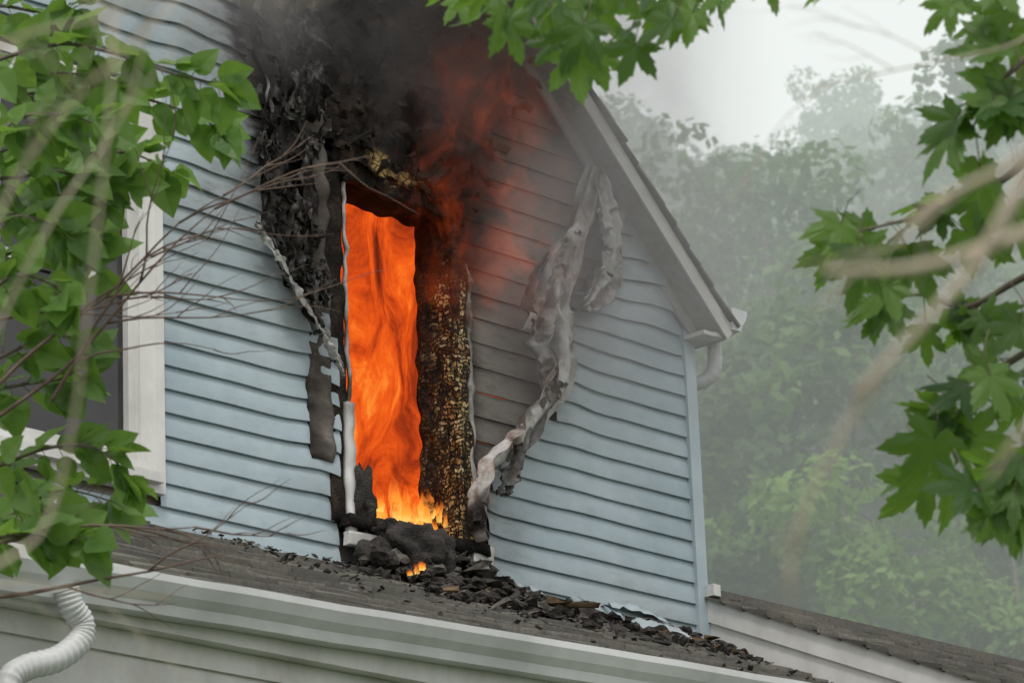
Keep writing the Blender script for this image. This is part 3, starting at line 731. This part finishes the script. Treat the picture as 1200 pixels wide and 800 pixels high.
mt_=MB(); DM=9.0
tb=D(1560,900,DM); tbase=Vector((tb.x,tb.y,terr(tb.x,tb.y)-.2))
trunk=smooth_path([tbase,D(1570,700,DM),D(1540,200,DM),D(1530,-300,DM),D(1500,-700,DM)],40)
mt_.tube(trunk,[.17-.10*i/40 for i in range(41)],12,0,wob=.05)
arm=smooth_path([D(1530,-150,DM),D(1300,-170,DM),D(1050,-130,DM),D(800,-110,DM),D(560,-90,DM)],40)
mt_.tube(arm,[.05-.04*i/40 for i in range(41)],8,0)
def mleaf(px,py,s,dep=DM,down=.7,a=None,src=None):
    p=D(px,py,dep); d=Vector((0,0,-down))+RT*U(-.9,.5)+rv(.35)
    nn=BK*U(.2,1.0)+Vector((0,0,1))*U(.0,.9)+rv(.7)
    maple(mt_,p,d,nn.normalized(),s,R() if a is None else a)
    up=(src-p) if src is not None else (Vector((0,0,1))+rv(.4))
    up=up.normalized() if up.length>0.2 else up
    mt_.tube([p,p-d.normalized()*.03+up*.04,p+up*U(.08,.14)],.0016,4,0)
top=[(540,14),(560,30),(585,10),(600,34),(625,12),(640,0),(655,58),(668,80),(690,40),(700,70),(705,10),(735,46),(748,66),(762,20),(785,36),(795,10),(815,24),(840,4),(862,-8),(905,-14),(975,-12),(1085,-6),(1110,14),(1135,0),(1150,30),(1178,20),(1192,50),(1165,-10),(720,-6),(680,4),(610,-12),(770,-10),(530,-8),(660,26),(570,4),(640,34),(690,90)]
for (a,b) in top:
    near=min(arm,key=lambda q:(q-D(a,b,DM)).length)
    mleaf(a+U(-6,6),b-12+U(-4,4),U(.08,.13),DM+U(-.3,.3),src=near)
for a,b in ((560,-30),(640,-20),(690,-10),(745,0),(800,-20),(860,-30),(660,20),(975,-30),(1120,-20),(1170,-20),(905,-40)):
    near=min(arm,key=lambda q:(q-D(a,b,DM)).length); mt_.tube(smooth_path([near,near.lerp(D(a,b,DM),.5)+rv(.04),D(a,b+10,DM)],10),[.006-.0004*i for i in range(11)],5,0)
branches=[[(1400,60),(1250,130),(1190,200),(1120,240),(1060,258),(1000,272)],[(1400,200),(1260,290),(1190,330),(1130,360),(1080,345),(1030,355)],
 [(1400,300),(1260,380),(1190,420),(1150,450),(1120,490),(1100,530)],[(1400,420),(1280,480),(1220,520),(1190,560),(1170,600)],[(1400,-40),(1250,20),(1200,70),(1160,110),(1140,150)]]
for br in branches:
    dep=DM+U(-.4,.4)
    path=smooth_path([D(1535,br[0][1]+60,DM)]+[D(a,b,dep) for a,b in br],40)
    mt_.tube(path,[.014*(1-i/42)+.0015 for i in range(41)],6,0)
    for k in range(12):
        i=int(20+20*(k+R())/12); i=min(i,40); p=path[i]; d=Vector((0,0,-.45))-RT*U(-.5,1.0)+rv(.5); q=p+d.normalized()*U(.04,.11)
        mt_.tube([p,(p+q)/2+Vector((0,0,.01)),q],.0016,4,0)
        nn=BK*U(.2,1.0)+Vector((0,0,1))*U(.1,.9)+rv(.7); maple(mt_,q,d,nn.normalized(),U(.085,.15),R())
for a,b in ((985,262),(975,288),(1005,300),(1020,355),(1040,335),(1060,300),(1095,515),(1105,480),(1085,560),(1150,580),(1180,600),(1190,560),(1160,440),(1195,470),(1195,380),(1195,250),(1195,120)):
    mleaf(a,b,U(.10,.15),DM+U(-.3,.3))
mt_.obj("maple_tree",[BARK,MAPLE])

# ---------------------------------------------------------------- distant trees
def bgtree(name,seed,H,W_,nclump,nleaf,ls,mat):
    random.seed(seed); b=MB()
    b.tube(smooth_path([(0,0,-1),(U(-.2,.2),U(-.2,.2),H*.3),(U(-.5,.5),U(-.5,.5),H*.6),(0,0,H*.9)],12),[.28-.02*i for i in range(13)],7,0)
    for i in range(nclump):
        th=U(0,6.283); ph=math.acos(U(-.75,1)); rr=U(.55,1.0)*(1+.25*nz(th,ph,seed))
        c=Vector((math.cos(th)*math.sin(ph)*W_*rr,math.sin(th)*math.sin(ph)*W_*rr,H*.58+math.cos(ph)*H*.42*rr))
        if i%5==0: b.tube([(0,0,H*.35+U(0,H*.3)),tuple(c)],[.07,.02],4,0)
        cr_=U(.7,1.35)*W_/4.0; sh_=U(0,.7)
        for k in range(nleaf):
            v=rv(1); 
            while v.length>1: v=rv(1)
            v=v.normalized()*v.length**.5
            p=c+Vector((v.x,v.y,v.z*.7))*cr_
            nn=(v+rv(.8)+Vector((0,0,.5))).normalized(); t=nn.cross(rv(1)).normalized(); w=nn.cross(t); s=ls*U(.6,1.3)
            q=[b.vert(p+t*s,sh_+.3*R()),b.vert(p+w*s*.55,sh_),b.vert(p-t*s,sh_),b.vert(p-w*s*.55,sh_+.3*R())]; b.face(q,1,False)
    me=bpy.data.meshes.new(name); me.from_pydata(b.v,[],b.f); me.materials.append(BARK); me.materials.append(mat)
    me.polygons.foreach_set("material_index",b.m); at=me.attributes.new("a",'FLOAT','POINT'); at.data.foreach_set("value",b.a); me.update(); return me
V=[bgtree("tree_a",11,13,4.2,70,110,.20,FOREST),bgtree("tree_b",12,15,4.6,80,110,.20,FOREST),bgtree("tree_c",13,12,4.8,75,110,.20,FOREST),bgtree("tree_d",14,14,3.8,65,120,.19,FOREST)]
V2=[bgtree("young_a",21,9,3.4,60,140,.13,FOREST2),bgtree("young_b",22,8,3.6,60,140,.13,FOREST2)]
random.seed(99)
wood=empty("distant_trees")
def put(me,s,l,scl,dz=0):
    p=Vector((CAM.x,CAM.y,0))+VD*s+VR*l; o=bpy.data.objects.new("tree",me); sc.collection.objects.link(o); o.parent=wood
    o.location=(p.x,p.y,terr(p.x,p.y)+dz); o.rotation_euler=(U(-.05,.05),U(-.05,.05),U(0,6.28)); o.scale=(scl*U(.9,1.15),scl*U(.9,1.15),scl*U(.9,1.1))
s=78
while s<212:
    l=-.06*s
    while l<.24*s:
        put(random.choice(V),s+U(-4,4),l+U(-2,2),U(.75,1.12)); l+=6.3
    s+=9
for s,l,q in ((72,3.2,1.0),(74,6.5,1.15),(76,10.0,.95),(70,8.2,.8),(78,13.5,1.0),(70,12,.9),(68,4.8,.8)): put(random.choice(V2),s,l,q)
for s,l,q in ((128,15.5,1.35),(126,19.5,1.4),(132,11.5,1.1)): put(random.choice(V),s,l,q)

# ---------------------------------------------------------------- haze & smoke volumes
def boxobj(name,mat,lo=None,hi=None,mw=None):
    b=MB(); b.box(lo,hi); 
    o=b.obj(name,[mat]); 
    if mw: o.matrix_world=mw
    return o
m=NT("haze_volume"); m.t.nodes.remove(m.b); va=m.n('ShaderNodeVolumeAbsorption'); va.inputs['Color'].default_value=(0,0,0,1); va.inputs['Density'].default_value=.0046
ve=m.n('ShaderNodeEmission'); ve.inputs['Color'].default_value=(.82,.89,.85,1); ve.inputs['Strength'].default_value=.0047  # haze glows by itself, standing in for scattered daylight
ad=m.n('ShaderNodeAddShader'); m.l(va.outputs[0],ad.inputs[0]); m.l(ve.outputs[0],ad.inputs[1]); m.l(ad.outputs[0],m.o.inputs['Volume'])
m.m.cycles.emission_sampling='NONE'
mw=Matrix.Translation((CAM.x,CAM.y,0))@Matrix(((VD.x,-VR.x,0,0),(VD.y,-VR.y,0,0),(0,0,1,0),(0,0,0,1)))
boxobj("haze",m.m,lo=(36,-60,-2),hi=(225,60,110),mw=mw)
m=NT("smoke_volume"); m.t.nodes.remove(m.b)
tc=m.n('ShaderNodeTexCoord'); sp=m.n('ShaderNodeSeparateXYZ'); m.l(tc.outputs['Object'],sp.inputs[0]); X,Y,Z=sp.outputs
z7=m.math('SUBTRACT',Z,7.2)
cx=m.math('MULTIPLY_ADD',z7,.16,.45)
wd=m.math('MULTIPLY_ADD',z7,.28,.42)
xr=m.math('DIVIDE',m.math('ABSOLUTE',m.math('SUBTRACT',X,cx)),wd)
core=m.mr(xr,1.2,.2); zf=m.mr(Z,7.1,7.9)
n1=m.noise(1.9,3,.6,(1,1,.8),.6)
nf=m.mr(n1,.38,.64)
dens=m.math('MULTIPLY',m.math('MULTIPLY',core,zf),m.math('MULTIPLY_ADD',nf,1.3,.1))
vx=m.mr(X,.5,1.0); vx2=m.mr(X,2.4,1.6); vz=m.mr(Z,6.1,7.4)
veil=m.math('MULTIPLY',m.math('MULTIPLY',vx,vx2),m.math('MULTIPLY',vz,m.math('MULTIPLY_ADD',m.mr(n1,.3,.65),.9,.2)))
lx=m.math('MULTIPLY',m.mr(X,-1.6,-.6),m.mr(X,-.1,-.4)); lz=m.mr(Z,7.4,8.1)
veil2=m.math('MULTIPLY',m.math('MULTIPLY',lx,lz),m.mr(n1,.42,.65,0,.9))
tot=m.math('ADD',m.math('ADD',dens,veil),veil2)
pv=m.n('ShaderNodeVolumePrincipled')
m.l(m.mix(core,(.78,.78,.78),(.15,.115,.10)),pv.inputs['Color']); m.l(tot,pv.inputs['Density'])
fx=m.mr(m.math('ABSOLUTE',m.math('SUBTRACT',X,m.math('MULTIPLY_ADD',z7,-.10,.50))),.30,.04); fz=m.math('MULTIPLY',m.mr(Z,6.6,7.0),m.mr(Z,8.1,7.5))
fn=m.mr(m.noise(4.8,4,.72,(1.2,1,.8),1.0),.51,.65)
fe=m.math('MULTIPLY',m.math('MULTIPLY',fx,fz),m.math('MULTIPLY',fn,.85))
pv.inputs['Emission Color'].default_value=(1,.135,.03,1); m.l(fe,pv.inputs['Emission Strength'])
m.l(pv.outputs[0],m.o.inputs['Volume']); m.m.cycles.emission_sampling='NONE'
boxobj("smoke_plume",m.m,lo=(-1.7,-.75,6.1),hi=(2.5,-.02,9.0))

# ---------------------------------------------------------------- light
w=bpy.data.worlds.new("World"); sc.world=w; w.use_nodes=True; nt=w.node_tree
bg=nt.nodes["Background"]; sky=nt.nodes.new('ShaderNodeTexSky'); sky.sky_type='NISHITA'; sky.sun_disc=False
sun_dir=Vector((-.50,-.50,1.05)).normalized()
el=math.asin(sun_dir.z); sky.sun_elevation=el; sky.sun_rotation=math.atan2(sun_dir.x,sun_dir.y)
sky.dust_density=3; sky.air_density=1.0
hs=nt.nodes.new('ShaderNodeHueSaturation'); hs.inputs['Saturation'].default_value=.12
nt.links.new(sky.outputs[0],hs.inputs['Color'])
mx=nt.nodes.new('ShaderNodeMix'); mx.data_type='RGBA'; mx.inputs[0].default_value=.6; mx.inputs[7].default_value=(10.8,10.8,10.7,1)
nt.links.new(hs.outputs[0],mx.inputs[6]); nt.links.new(mx.outputs[2],bg.inputs[0]); bg.inputs[1].default_value=.12
L=bpy.data.lights.new("sun",'SUN'); L.energy=1.25; L.angle=math.radians(10); L.color=(1,.95,.88)
lo=bpy.data.objects.new("sun",L); sc.collection.objects.link(lo); lo.rotation_euler=(-sun_dir).to_track_quat('-Z','Y').to_euler()
